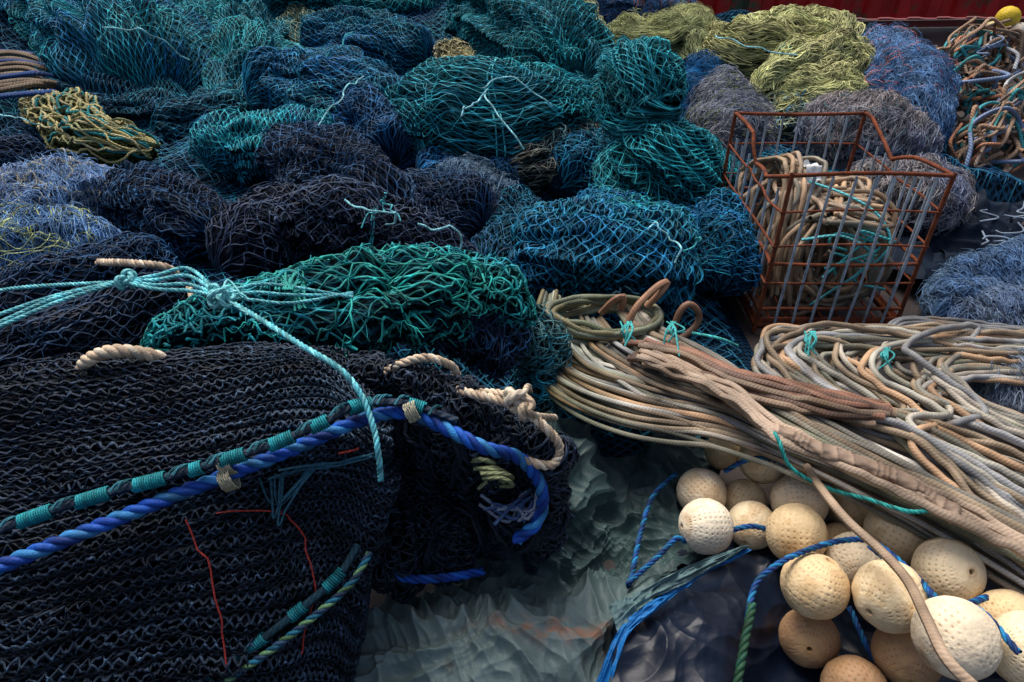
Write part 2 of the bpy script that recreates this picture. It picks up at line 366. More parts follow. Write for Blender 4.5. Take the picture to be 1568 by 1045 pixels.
netpile(fn, [(740, 430, .25, 50), (790, 370, .25, 45), (800, 320, .25, 40)], NAVY, TEALD, 39)
netpile(fn, [(-80, 520, .45, 60), (30, 470, .52, 58), (140, 430, .54, 50), (260, 400, .48, 40)], PURP, NAVY, 40, w=.018, L=.034, kw=dict(pleat=.1))
netpile(fn, [(-80, 580, .55, 60), (60, 540, .6, 62), (200, 495, .62, 60), (310, 480, .6, 45)], A(NAVY)*.5, A(PURP)*.8, 41, w=.013, L=.03, r=.0032, kw=dict(pleat=.08))
# green-teal draped net
netpile(fn, [(215, 560, .6, 22), (290, 525, .68, 42), (390, 490, .7, 58), (500, 475, .68, 72), (620, 465, .64, 72), (730, 470, .56, 55), (810, 500, .45, 40)], GREEN, (.01, .22, .29), 42, w=.027, L=.036, r=.0034, kw=dict(pleat=.26, kf=2.2, lump=.25), core=(.003, .03, .045), nkw=dict(hv=.006, warp=1.))
netpile(fn, [(790, 470, .5, 30), (825, 520, .42, 34), (835, 580, .3, 32), (820, 640, .2, 26)], TEALD, (.14, .2, .16), 43, w=.026)
netpile(fn, [(670, 500, .6, 30), (740, 520, .5, 40), (790, 560, .4, 35)], NAVY, PURP, 44, w=.02)

# --- skeins of fine monofilament / folded light nets
def skeinpile(name, ctrl, c1, c2, seed, n=500, r=.0022, mode='a', kw={}, sk={}, core=.4, second=None, n2=None):
    mb = MB(); S = bundle(ctrl, seed, **kw); S.core(mb, (A(c1)+A(c2))*core*.5)
    skein(mb, S, n, r, c1, c2, seed, mode, **sk)
    skein(mb, S, 120, r*.5, A(c1)*1.3, c2, seed+2, mode, wander=.3, hv=.05, freq=7, span=.35, M=50)
    if second: skein(mb, S, n2 or n//3, r, second, second, seed+3, mode, wander=.2, hv=.03, freq=7, span=.5)
    mb.build(name, NM); return S
skn = 'monofilament_net'
skeinpile(skn, [(-20, 320, .35, 50), (70, 305, .4, 45), (190, 285, .35, 35)], PERI, (.2, .3, .5), 51, second=(.5, .45, .3), n2=60, sk=dict(wander=.1))
skeinpile(skn, [(-30, 390, .35, 60), (60, 400, .38, 60), (190, 375, .36, 35)], PERI, (.08, .2, .42), 52, second=(.35, .4, .15), n2=60, sk=dict(wander=.1))
mb = MB(); S = bundle([(-40, 400, .42, 50), (40, 410, .45, 60), (110, 400, .42, 40)], 53)
net(mb, S, .035, .035, .0016, (.4, .45, .18), (.3, .4, .3), seed=5); mb.build(fn, NM)
skeinpile(skn, [(880, 20, .5, 35), (960, 10, .55, 45), (1060, 20, .5, 40)], PERI, (.1, .2, .45), 54, second=(.6, .2, .08), n2=25)
skeinpile(fn, [(850, 30, .5, 30), (880, 60, .5, 40), (910, 95, .4, 30)], LG, (.35, .36, .2), 55)
skeinpile(fn, [(935, 55, .5, 28), (1000, 70, .5, 38), (1060, 60, .48, 35), (1070, 110, .4, 28)], LG, (.3, .34, .16), 56, kw=dict(pleat=.2))
skeinpile(skn, [(1040, 130, .35, 50), (1070, 150, .3, 50), (1080, 200, .2, 40)], BLUE, NAVY, 57)
skeinpile(skn, [(680, 285, .32, 30), (740, 300, .32, 32), (790, 310, .3, 25)], (.08, .18, .32), (.14, .22, .3), 58)
for i, c in enumerate([[(1100, 80, .45, 32), (1150, 90, .5, 48), (1240, 95, .5, 52), (1320, 115, .4, 38)],
                       [(1110, 95, .5, 25), (1170, 60, .58, 30), (1260, 55, .58, 32), (1280, 90, .5, 25)],
                       [(1160, 150, .42, 25), (1215, 115, .55, 34), (1290, 105, .55, 38), (1325, 145, .4, 28)],
                       [(1190, 170, .35, 25), (1250, 150, .45, 36), (1320, 150, .38, 30)]]):
    mb = MB(); S = bundle(c, 60+i, pleat=.24, kf=2.8, ka=5); S.core(mb, A(LG)*.35); skein(mb, S, 800, .0032, LG, (.44, .43, .2), 60+i, wander=.04, hv=.025, M=70)
    if i in (1, 2): tie(mb, S, .3, .005, CYAN)
    mb.build('pale_green_net_hank', NM)
netpile(fn, [(1160, 180, .3, 40), (1240, 195, .3, 45), (1310, 190, .28, 35)], BLUE, LG, 65, w=.02)
skeinpile(skn, [(1340, 75, .55, 28), (1370, 120, .5, 50), (1395, 190, .35, 52), (1410, 240, .2, 40)], PERI, (.06, .16, .34), 66, n=900, second=(.45, .14, .14), n2=45, sk=dict(wander=.1))
skeinpile(skn, [(1090, 150, .3, 35), (1120, 190, .3, 45), (1130, 250, .2, 40)], GREY, (.14, .17, .24), 67, sk=dict(wander=.2, hv=.04), second=(.3, .34, .12))
skeinpile(skn, [(1250, 200, .3, 50), (1330, 215, .35, 50), (1400, 260, .2, 45)], (.30, .26, .25), (.14, .18, .28), 68, sk=dict(wander=.2, hv=.04), second=(.1, .3, .35), n2=40)
skeinpile(skn, [(1300, 290, .2, 50), (1400, 310, .2, 50), (1430, 290, .15, 30)], (.28, .24, .21), (.14, .17, .26), 69, sk=dict(wander=.25, hv=.04))
skeinpile(skn, [(1440, 480, .06, 30), (1510, 440, .12, 45), (1620, 430, .15, 60)], (.08, .17, .34), (.15, .25, .38), 70, n=900, r=.0018, sk=dict(wander=.15, hv=.03))
skeinpile(skn, [(1470, 500, .08, 30), (1560, 490, .1, 40), (1640, 480, .15, 40)], (.08, .15, .30), (.2, .26, .34), 71, n=700, r=.0018, sk=dict(wander=.15, hv=.03))
skeinpile(skn, [(1480, 590, .25, 14), (1530, 600, .25, 26), (1600, 590, .25, 40)], (.28, .32, .39), (.18, .26, .36), 72, n=500, r=.0016, sk=dict(wander=.15, hv=.02))

mb = MB(); S = bundle([(55, 160, .4, 18), (95, 180, .42, 30), (150, 215, .42, 34), (240, 235, .35, 24)], 75, pleat=.2); S.core(mb, A((.05, .06, .02)))
for i in range(34):
    a = np.linspace(.02, .98, 80); b = .28+.5*(i/34)+.08*np.sin(a*7+i*.7)
    P = S.ev(a, b, .01+.02*rng.random()); P += .012*np.stack([vnoise(a*25, i*3., q, 2) for q in range(3)], 1)
    mb.tubes(P, .007, [(.5, .42, .18), (.33, .33, .15), (.02, .26, .28), (.45, .4, .22)][i % 4] , 6, 2, seam=True)
mb.build('headrope_bundle', NM)

mb = MB()
cols = [(.36, .22, .14), (.06, .36, .4), (.6, .62, .66), (.32, .24, .19), (.2, .28, .45), (.4, .26, .17), (.03, .25, .26), (.5, .22, .12)]
for cu, cv, cz, ru, rv, n, off in [(1500, 95, .42, 70, 45, 34, 1), (1490, 150, .35, 60, 35, 22, 0), (1510, 240, .2, 55, 45, 30, 0), (1570, 180, .3, 60, 50, 24, 1)]:
    c, t = W(cu, cv, cz); rx = ru*t/FOC; rz = rv*t/FOC
    for i in range(n):
        ph = np.linspace(0, 2*pi*(.6+.5*rng.random()), 9)+rng.random()*6; q = .4+.7*rng.random()
        P = c+np.stack([rx*q*np.cos(ph), rx*.5*np.sin(ph+rng.random()*2), rz*q*np.sin(ph)*.8+rng.random()*.1], 1)+rng.normal(0, .04, (9, 3))
        P[:, 2] = np.maximum(P[:, 2], .02)
        rope(mb, P, .007+.008*rng.random(), cols[(i*3+off) % 8] if rng.random() < .7 else (.28, .19, .13), 7)
mb.build('mixed_rope_heap', NM)
mb = MB()
for i in range(13):
    P = WP([(-60, 82+i*6, .55), (20, 78+i*5, .58), (70, 88+i*4, .56), (88, 104+i*3, .48), (60, 122+i*3, .42)]); rope(mb, P+rng.normal(0, .015, P.shape), .017, (.2, .145, .095) if i % 4 else (.02, .07, .25), 7)
mb.build('rope_coil', NM)

# --- filler heap the bundles lie on
mb = MB(); nx, ny = 240, 240
xs = np.linspace(-7, 3.6, nx); ys = np.linspace(1.7, 10, ny); X, Y = np.meshgrid(xs, ys, indexing='ij')
H = .17+.13*np.clip((Y-2.3)/3, 0, 1)+.45*np.clip((Y-5)/3, 0, 1)*np.clip((1.9-X)/1.5, 0, 1)+.12*fbm(X*1.3, Y*1.3, 0, 3, 3)+.05*ridge(X*3, Y*3, 0, 7)
edge = np.clip((3.3-X)/.8, 0, 1)*np.clip((8.6-Y)/.8, 0, 1)*np.clip((Y-1.7)/.5, 0, 1)*np.where(Y < 3.8, np.clip((1.0-X)/.4, 0, 1), 1)
H = H*edge-.02*(edge < .02); S = Surf(np.stack([X, Y, H], -1), False, A((0, 0, 1)))
S.core(mb, A((.003, .02, .045)))
net(mb, S, .05, .045, .0038, NAVY, TEALD, 'b', 91, zmin=.03, ns=3); net(mb, S, .05, .04, .0035, TEALD, NAVY, 'a', 92, zmin=.03, ns=3)
mb.build('fishing_net_heap', NM)
for i, (u, z, r) in enumerate([(-150, .7, 70), (60, .85, 60), (260, .8, 55), (420, .85, 60), (600, .8, 60), (780, .8, 55), (930, .7, 45)]):
    netpile(fn, [(u-90, -18, z-.1, r*.7), (u, -20, z-.05, r), (u+110, -16, z-.1, r*.7)], [TEAL, BLUE, TEALD][i % 3], TEALD, 100+i, w=.045, L=.05, r=.0045, layers=1)

# ------------------------------------------------------------------ foreground trawl net
mb = MB()
FG = patch([[(-250, 610, .72), (0, 592, .75), (150, 570, .78), (300, 552, .80), (430, 547, .80), (510, 562, .78), (575, 620, .70)],
            [(-250, 720, .66), (0, 690, .69), (150, 680, .71), (300, 665, .73), (430, 650, .73), (520, 645, .72), (588, 680, .64)],
            [(-250, 850, .55), (0, 830, .58), (150, 800, .60), (300, 770, .61), (430, 750, .61), (520, 740, .58), (584, 770, .49)],
            [(-250, 1000, .42), (0, 980, .44), (150, 950, .46), (300, 920, .46), (430, 900, .44), (510, 890, .41), (560, 910, .31)],
            [(-250, 1250, .2), (0, 1200, .22), (150, 1150, .25), (300, 1120, .25), (420, 1100, .22), (500, 1070, .18), (530, 1070, .08)]],
           201, na=260, nb=300, amp=.020, f=5, ridge_=.012, fr=(6, 3), pre=(0, .18, -.16), post=(-.03, .2, -.1))
FG.core(mb, A((.004, .007, .015)), step=2, h=-.008, ax='b')
D1, D2 = (.010, .020, .040), (.028, .050, .080)
net(mb, FG, .0075, .0125, .0029, D1, D2, 'b', 202, warp=.4, h0=.005, hv=.004, cull=-1, opn=.8, knot=.3, jit=.3, row=(.031, .0085, .6), jt=.20, ns=3, speck=.09)
net(mb, FG, .012, .026, .003, A(D1)*.5, A(D1)*.7, 'b', 203, warp=.3, cull=-1)
F2 = patch([[(530, 560, .74), (620, 575, .72), (700, 596, .70), (780, 645, .64), (838, 695, .58)],
            [(560, 640, .66), (640, 640, .63), (720, 668, .60), (790, 705, .55), (843, 745, .48)],
            [(575, 740, .42), (640, 730, .38), (710, 740, .38), (780, 765, .39), (835, 800, .36)],
            [(580, 820, .32), (640, 820, .30), (710, 820, .30), (770, 825, .3), (818, 830, .26)],
            [(570, 890, .12), (630, 905, .1), (700, 895, .1), (750, 875, .08), (800, 850, .05)]],
           211, amp=.03, f=6, ridge_=.035, fr=(3, 8), pre=(0, .15, -.2), post=(.02, .12, -.2))
F2.core(mb, A((.002, .004, .01)))
net(mb, F2, .009, .015, .0029, D1, A(D2)*.7, 'b', 212, warp=.6, h0=.005, cull=-1, row=(.03, .006, .5), jt=.12, ns=3, speck=.07)
net(mb, F2, .014, .026, .003, A(D1)*.6, D1, 'a', 213, warp=.6, cull=-1)
for i in range(7):
    b0 = .12+.11*i; a = np.linspace(.3, .9, 80)
    for j in range(5):
        b = b0+.05*np.sin(a*9+i*1.7)+.012*j
        P = F2.ev(a, b, .02+.015*np.sin(a*14+i)-.004*j); P += .005*np.stack([vnoise(a*30, i*3.+j, q, 2) for q in range(3)], 1); mb.tubes(P, .0055, A((.01, .017, .035)), 5, 2, seam=True)
mb.build('trawl_net', NM)

# edge ropes of the trawl net
mb = MB()
BL = [(.006, .05, .30), (.008, .08, .40), (.03, .19, .45)]
main = WP([(-120, 925, .6), (0, 868, .63), (130, 815, .65), (250, 766, .67), (350, 727, .69), (460, 683, .72), (555, 643, .74), (620, 632, .74), (680, 655, .72), (740, 685, .69), (795, 702, .64), (828, 745, .55), (825, 795, .45), (790, 828, .39)])
laid(mb, main, .0145, BL, .085)
laid(mb, WP([(590, 860, .26), (620, 885, .24), (680, 885, .22), (740, 875, .2)]), .011, BL[:2], .08)
top = WP([(-60, 840, .63), (40, 796, .66), (170, 754, .69), (260, 730, .71), (340, 706, .73), (420, 680, .75), (500, 645, .775), (545, 622, .78), (620, 618, .765), (700, 645, .73)])
pth = rope(mb, top, .009, (.012, .03, .06), 8, 2)
for s0, s1 in [(.12, .185), (.225, .295), (.33, .4), (.44, .475), (.50, .56), (.60, .655), (.68, .73), (.77, .82), (.88, .93)]:
    wrapcoil(mb, pth, s0, s1, .0130, .0024, (.012, .23, .27))
    for e in (s0-.012, s1+.01, s1+.02):
        q = pth[int(e*len(pth))]; rope(mb, np.array([q+A((-.012, -.02, .012)), q+A((0, 0, .018)), q+A((.012, .02, .0))]), .003, (.03, .18, .24), 6)
low = WP([(250, 1090, .27), (320, 1035, .31), (400, 980, .37), (470, 925, .42), (520, 880, .45), (548, 835, .47)])
pth2 = rope(mb, low, .009, (.01, .05, .08), 8, 2); laid(mb, low+A((.03, -.02, .0)), .008, [(.01, .12, .2), (.12, .25, .12), (.02, .05, .1)], .05)
for s0, s1 in [(.05, .25), (.35, .5), (.6, .7), (.78, .9)]: wrapcoil(mb, pth2, s0, s1, .0115, .0026, (.012, .2, .24))
def lash(mb, c, R, r, col, n=6, ax=(1, .2, .3)):
    ax = nrm(A(ax)); b = nrm(np.cross(ax, [0, 0, 1])); cc = np.cross(ax, b); t = np.linspace(0, 2*pi, 30)
    for i in range(n):
        P = c+ax*(i-n/2)*r*1.7+R*(np.cos(t)[:, None]*b*.9+np.sin(t)[:, None]*cc*1.25)+rng.normal(0, r*.2, (30, 3)); mb.tubes(P, r, A(col), 5, 2, seam=True)
for (u, v, z) in [(350, 712, .715), (352, 735, .69), (633, 630, .75)]: lash(mb, W(u, v, z)[0], .018, .0026, (.6, .57, .4))
mb.build('trawl_edge_rope', [M_BIG, M_CORE, M_ROPE])

# white ropes
mb = MB(); WH = [(.64, .50, .35), (.70, .60, .46), (.45, .34, .24)]
laid(mb, WP([(125, 572, .78), (135, 552, .82), (175, 538, .84), (235, 545, .81), (255, 558, .77)]), .015, WH, .06)
laid(mb, WP([(590, 570, .74), (620, 555, .77), (655, 548, .78), (690, 560, .75), (700, 575, .7)]), .010, WH, .05)
laid(mb, WP([(700, 598, .72), (760, 612, .73), (800, 628, .72), (835, 655, .69), (857, 685, .64), (845, 712, .61), (805, 706, .63), (770, 690, .66)]), .0105, WH, .05)
laid(mb, WP([(780, 625, .73), (800, 606, .74), (808, 592, .68), (812, 600, .6)]), .007, WH, .05)
laid(mb, WP([(735, 600, .72), (765, 602, .74), (792, 612, .75), (815, 635, .73), (850, 640, .62)]), .008, WH, .05)
knot(mb, W(790, 612, .75)[0], .028, .010, WH[1]); knot(mb, W(800, 625, .74)[0], .022, .009, WH[0])
laid(mb, WP([(150, 402, .62), (200, 403, .66), (250, 408, .66), (272, 420, .62)]), .012, WH, .05)
laid(mb, WP([(290, 440, .74), (298, 470, .74), (300, 500, .72)]), .009, WH, .05)
for i in range(7): rope(mb, WP([(718+3*i, 705+i*4, .56), (740+i*7, 708+3*i, .58), (765+4*i, 722+i*3, .54), (735+i*4, 750-i*2, .48)])+rng.normal(0, .006, (4, 3)), .005, (.3, .34, .18))
for i in range(9): rope(mb, WP([(735+i*3, 768+i*3, .46), (760+i*6, 785-i, .46), (795, 760+i*5, .46), (820, 745+i*3, .48)])+rng.normal(0, .01, (4, 3)), .0042, [(.25, .3, .42), (.05, .1, .25)][i % 2])
mb.build('white_rope', [M_BIG, M_CORE, M_ROPE])

mb = MB(); CY = [(.13, .54, .60), (.22, .66, .70), (.10, .44, .52)]
laid(mb, WP([(340, 455, .86), (400, 490, .86), (460, 528, .86), (520, 565, .84), (553, 605, .80), (572, 655, .75), (580, 700, .70), (583, 735, .63)]), .0065, CY, .04)
for i, d in enumerate([(0, 0), (6, 12), (-12, -5), (14, 6)]):
    laid(mb, WP([(-60, 520+d[0], .86), (0, 494+d[0], .86), (90, 455+d[1]*.6, .87), (190, 430, .88)]) if i < 3 else WP([(-60, 455, .8), (40, 440, .84), (190, 432, .88)]), .005, CY, .035)
for d in (-10, -3, 5, 11): laid(mb, WP([(190, 432, .88), (240, 432+d, .87), (290, 428+d*1.6, .86), (340, 455, .86)]), .005, CY, .035)
for d in (-12, 0, 12): laid(mb, WP([(340, 455, .86), (390, 448+d, .85), (450, 452+d, .83), (540, 452-d*.3, .78)]), .0042, CY, .035)
for u, v, R in [(190, 430, .022), (196, 428, .02), (335, 458, .028), (342, 452, .024), (330, 450, .02)]: knot(mb, W(u, v, .88)[0], R, .006, CY[1])
for i in range(6): rope(mb, WP([(340, 450, .88), (350+rng.normal()*12, 440+rng.normal()*8, .88), (365+rng.normal()*14, 455+rng.normal()*12, .86)]), .003, CY[1], 6)
for i in range(12): rope(mb, WP([(440+rng.normal()*8, 445, .84), (445+rng.normal()*10, 430+rng.normal()*8, .82), (460+rng.normal()*10, 460+rng.normal()*10, .8)]), .003, (.03, .36, .32), 6)
mb.build('cyan_tie_rope', [M_BIG, M_CORE, M_ROPE])

mb = MB(); RD = (.48, .05, .04)
rope(mb, WP([(278, 812, .64), (300, 860, .6), (312, 915, .54), (322, 975, .49), (330, 1030, .44)]), .0020, RD, 6, wig=.008, on=(FG, .020))
rope(mb, WP([(325, 788, .62), (360, 786, .62), (400, 786, .62), (440, 790, .61)]), .0017, RD, 6, wig=.008, on=(FG, .020))
rope(mb, WP([(430, 787, .62), (458, 800, .61), (470, 850, .57), (482, 910, .5), (488, 970, .42), (495, 1060, .33)]), .0020, RD, 6, wig=.010, on=(FG, .020))
rope(mb, WP([(525, 700, .68), (548, 690, .67), (552, 684, .67)]), .0025, RD, 6, wig=.008, on=(FG, .021))
mb.build('red_cord', NM)
mb = MB()
for i in range(9):
    P = [(430+rng.normal()*12, 740+rng.normal()*20, .66)]
    for q in range(7): P.append((P[-1][0]+18+rng.normal()*16, 755+rng.normal()*24, .65))
    rope(mb, WP(P[:6]), .0026, (.03, .13, .20), 6, wig=.012, on=(FG, .021+.006*rng.random()))
mb.build('blue_twine_tangle', NM)
mb = MB()
for pts in [[(490, 185, .72), (520, 155, .75), (555, 120, .7)], [(735, 138, .84), (770, 118, .86), (815, 140, .8), (845, 165, .72)], [(712, 175, .82), (716, 160, .84), (745, 142, .85)],
            [(740, 140, .83), (765, 180, .78), (800, 225, .68)],
            [(530, 308, .72), (580, 322, .7), (610, 330, .66), (590, 345, .64)], [(640, 345, .64), (690, 352, .62), (712, 370, .58), (690, 380, .56)], [(990, 350, .55), (1020, 355, .53), (1040, 380, .5), (1030, 400, .45)],
            [(160, 45, 1.), (230, 50, .98), (290, 95, .8)], [(1095, 55, .8), (1150, 70, .8), (1215, 85, .78)], [(930, 455, .3), (960, 440, .33), (1000, 452, .3)], [(0, 180, .5), (40, 185, .5), (70, 190, .45)]]:
    P = WP(pts); P = resample(P, 9)[0]+rng.normal(0, .008, (9, 3)); laid(mb, P, .0042, [(.25, .6, .66), (.3, .66, .7), (.2, .5, .6)], .03)
mb.build('loose_twine', NM)

# ------------------------------------------------------------------ lead-line ropes at right
mb = MB(); LC = [(.31, .24, .16), (.26, .25, .21), (.37, .33, .27), (.18, .175, .135), (.38, .24, .14), (.44, .42, .385), (.16, .165, .115), (.29, .295, .30), (.22, .165, .11)]
nL = len(LC)
def flow(ctrl, n, r, seed, thick=.05, wig=.02, order=1.):
    C = []
    for (u, v, z, hw) in ctrl:
        p, t = W(u, v, z); C.append([*p, hw*t/FOC])
    Q, L = resample(C, 160); P = Q[:, :3]; T = nrm(np.gradient(P, axis=0)); Bv = nrm(np.cross(T, [0, 0, 1.])); s = np.linspace(0, L, 160)
    out = []
    for i in range(n):
        q = -1+2*(i+.5)/n+.26*vnoise(s*1.6, i*1.7, 0, seed)+.07*vnoise(s*6, i*1.7, 0, seed)+.25*rng.normal()*order*.4; zz = thick*(rng.random()*np.sqrt(np.clip(1-q**2*.8, .05, 1)))
        X = P+Bv*(Q[:, 3]*q)[:, None]; X[:, 2] += zz+wig*vnoise(s*3, i*3.3, 4, seed)
        X[:, :2] += (wig*.7*vnoise(s*2.5, i*5.1, 8, seed))[:, None]*Bv[:, :2]
        X[:, 2] = np.maximum(X[:, 2], .015); out.append(X)
    X = np.array(out); col = np.array([A(LC[rng.integers(nL)])*(.6+.6*rng.random()) for i in range(n)])
    g = np.clip((.4-X[..., 0])/.4, 0, 1)[..., None]
    cc = col[:, None]*(1-g)+g*col[:, None]*A((.55, .72, .5)); cc = cc*(1+.35*vnoise(s[None]*5, np.arange(n)[:, None]*3.3, 1, seed))[..., None]
    mb.tubes(X, r*(.75+.45*rng.random((n, 1))), cc, 8, 0, seam=True)
flow([(845, 470, .28, 18), (838, 520, .28, 30), (880, 580, .3, 52), (970, 615, .3, 60), (1100, 640, .3, 58), (1250, 690, .3, 55), (1400, 765, .28, 55), (1568, 870, .25, 60), (1750, 990, .2, 70)], 62, .0090, 301, .07)
flow([(900, 500, .3, 22), (930, 545, .33, 34), (1010, 590, .34, 40), (1120, 625, .34, 42), (1250, 690, .33, 40), (1400, 765, .31, 36), (1568, 860, .28, 40), (1700, 940, .26, 40)], 32, .0090, 302, .05)
flow([(960, 480, .34, 18), (1000, 520, .36, 26), (1090, 570, .37, 28), (1200, 640, .37, 30), (1340, 715, .36, 32), (1480, 790, .34, 34), (1700, 900, .3, 40)], 20, .0098, 303, .03)
flow([(1040, 640, .22, 20), (1150, 665, .26, 25), (1270, 700, .27, 25), (1420, 790, .24, 30), (1600, 900, .2, 30)], 16, .0095, 309, .02)
for i in range(46):
    f = i/45; bu = 1150+rng.random()*90+(190*rng.random() if i % 3 == 0 else 0); v0 = 505+30*rng.random(); z = .3+.08*rng.random(); e = 700+150*f
    P = WP([(1720, v0+rng.normal()*8+35*f, z-.06), (1500, v0+4+20*f, z-.02), (bu+110, v0-2, z), (bu+30, v0, z+.02), (bu+2, v0+20, z+.02), (bu+22, v0+50, z+.02), (bu+110, v0+95+20*f, z), (1400, 640+50*f, z), (1560, e-10, z-.03), (1720, e+80, z-.05)])
    P[1:-1] += rng.normal(0, .012, (8, 3)); rope(mb, P, .0075+.004*rng.random(), A(LC[rng.integers(nL)])*1.1, 8, 0, wig=.008, jit=.35)
for i in range(16):
    bu = 1400+rng.random()*60; v0 = 545+50*rng.random(); P = WP([(1720, v0+20, .3), (1560, v0, .33), (bu+40, v0-5, .35), (bu, v0+12, .36), (bu+30, v0+40, .36), (1520, v0+75, .34), (1700, v0+150, .3)]); rope(mb, P+rng.normal(0, .006, P.shape), .0095, LC[rng.integers(nL)], 8, 0, wig=.006, jit=.25)
for i in range(12):
    v0 = 488+4*i; P = WP([(1720, v0+30, .2), (1568, v0+15, .2), (1460, v0+2, .22), (1380+4*i, v0, .22), (1350+3*i, v0+20, .2), (1300, v0+30, .2)]); rope(mb, P, .0090, (.16, .165, .17), 8, 0, wig=.006)
c, t = W(925, 497, .36)
for i in range(9):
    ph = np.linspace(0, 2*pi, 40); rx = .17+.012*(i % 3)+.01*rng.random(); P = c+np.stack([rx*np.cos(ph), rx*.62*np.sin(ph), .012*(i//3)*2+.012*np.sin(ph*2+i)], 1); P += .01*np.stack([vnoise(np.cos(ph)*2, np.sin(ph)*2, i*2.+q, 2) for q in range(3)], 1); mb.tubes(P, .0105, A(LC[i % 7])*A((.65, .75, .6)), 8, 0, seam=True)
RB = (.28, .145, .085)
for pts in [[(960, 500, .4), (975, 470, .46), (1005, 440, .5), (1022, 432, .5), (1010, 450, .47), (990, 470, .42)], [(1030, 510, .38), (1040, 480, .45), (1055, 466, .48), (1070, 480, .44), (1065, 500, .4), (1040, 520, .37)],
            [(920, 480, .4), (940, 460, .46), (955, 455, .47), (950, 475, .42)], [(795, 430, .45), (805, 450, .45), (815, 480, .4), (830, 500, .36)]]:
    rope(mb, WP(pts), .012, RB, 8, 0)
for k in range(15):
    d = (k % 6)*7-18; q = .014*(k//6); o = rng.normal(0, 4, 6)
    rope(mb, WP([(985+o[5]*5, 535+d*.7+o[0], .4+q), (1060, 555+d*.7+o[1], .41+q), (1130, 585+d*.8+o[2], .41+q), (1200, 605+d+o[3], .41+q), (1280, 625+d*.8+o[4], .4+q), (1335+rng.random()*35, 637+d*.6+o[5], .38+q)]), .0100+.003*rng.random(), [(.20, .10, .065), (.15, .09, .065), (.27, .19, .13)][k % 3], 8, 0, wig=.008, jit=.3)
for k in range(5):
    o = rng.normal(0, 5, 7); rope(mb, WP([(980, 530+k*6, .43), (1060, 560+k*6+o[0], .43), (1130, 605+k*5+o[1], .44), (1190, 650+k*6, .44), (1300, 700+k*6+o[2], .43), (1420, 752+k*6+o[3], .42), (1600, 850+k*5, .38)]), .0110, (.32, .24, .175), 8, 0, wig=.010, jit=.3)
mb.build('lead_line_ropes', [M_LEAD])
mb = MB(); C = resample(WP([(1185, 655, .45), (1260, 690, .45), (1340, 718, .44), (1400, 745, .43), (1465, 790, .41)]), 160)[0]
T = nrm(np.gradient(C, axis=0)); Bv = nrm(np.cross(T, [0, 0, 1])); Nv = np.cross(Bv, T); th = np.linspace(0, 2*pi, 28)
s = np.linspace(0, 1, 160)[:, None]; ph = (s*17+1.5*vnoise(s*9, 0, 0, 2)+th[None]/6.28) % 1; rr = .021*(1+.16*ph+.22*vnoise(s*26, np.cos(th)[None]*2, np.sin(th)[None]*2, 5)+.25*vnoise(s*6, 0, 0, 8))
mb.grid(C[:, None]+rr[..., None]*(np.cos(th)[None, :, None]*Bv[:, None]+.7*np.sin(th)[None, :, None]*Nv[:, None]), A((.32, .225, .16))*(.5+.6*ph[..., None]), 0)
mb.build('rope_wrapping_tape', [M_LEAD])
mb = MB()
laid(mb, WP([(1165, 640, .43), (1190, 670, .45), (1210, 715, .4), (1260, 745, .36), (1330, 765, .4), (1390, 783, .42), (1430, 780, .42), (1450, 768, .42)]), .0055, [(.02, .3, .28), (.03, .36, .32), (.01, .2, .2)], .035)
laid(mb, WP([(1060, 510, .4), (1100, 518, .42), (1130, 530, .4)]), .005, [(.05, .36, .36)]*3, .03)
for (u, v, z) in [(1030, 505, .44), (960, 505, .46), (1240, 520, .42), (1355, 545, .42)]:
    for i in range(7): rope(mb, WP([(u+rng.normal()*5, v-12, z), (u+rng.normal()*8, v, z+.03), (u+rng.normal()*8, v+16+rng.normal()*8, z)]), .003, (.06, .42, .42), 6)
mb.build('teal_twine', NM)

# ------------------------------------------------------------------ floats
FL = [(1107, 692, 27, .12), (1166, 710, 38, .16), (1075, 755, 38, .12), (1081, 806, 42, .18), (1143, 762, 34, .1), (1150, 802, 37, .12), (1224, 768, 42, .17), (1219, 818, 46, .21), (1308, 772, 40, .14),
      (1371, 818, 48, .2), (1316, 858, 46, .18), (1252, 897, 50, .24), (1362, 920, 54, .27), (1458, 880, 50, .25), (1472, 980, 60, .33), (1538, 945, 46, .25), (1380, 1002, 50, .14), (1556, 1000, 56, .3), (1250, 990, 44, .07), (1285, 835, 34, .1), (1300, 1045, 48, .06), (1600, 1080, 56, .2)]
cs = []
for u, v, r, z in FL:
    p, t = W(u, v, z); cs.append([*p, np.clip(r*t/FOC, .06, .086)])
cs = np.array(cs)
for it in range(60):
    for i in range(len(cs)):
        for j in range(i+1, len(cs)):
            d = cs[j, :3]-cs[i, :3]; L = np.linalg.norm(d); m = cs[i, 3]+cs[j, 3]-L
            if m > 0: d = d/L*m*.5*.6; d[:2] *= .5; cs[i, :3] -= d; cs[j, :3] += d
    cs[:, 2] = np.maximum(cs[:, 2], cs[:, 3])
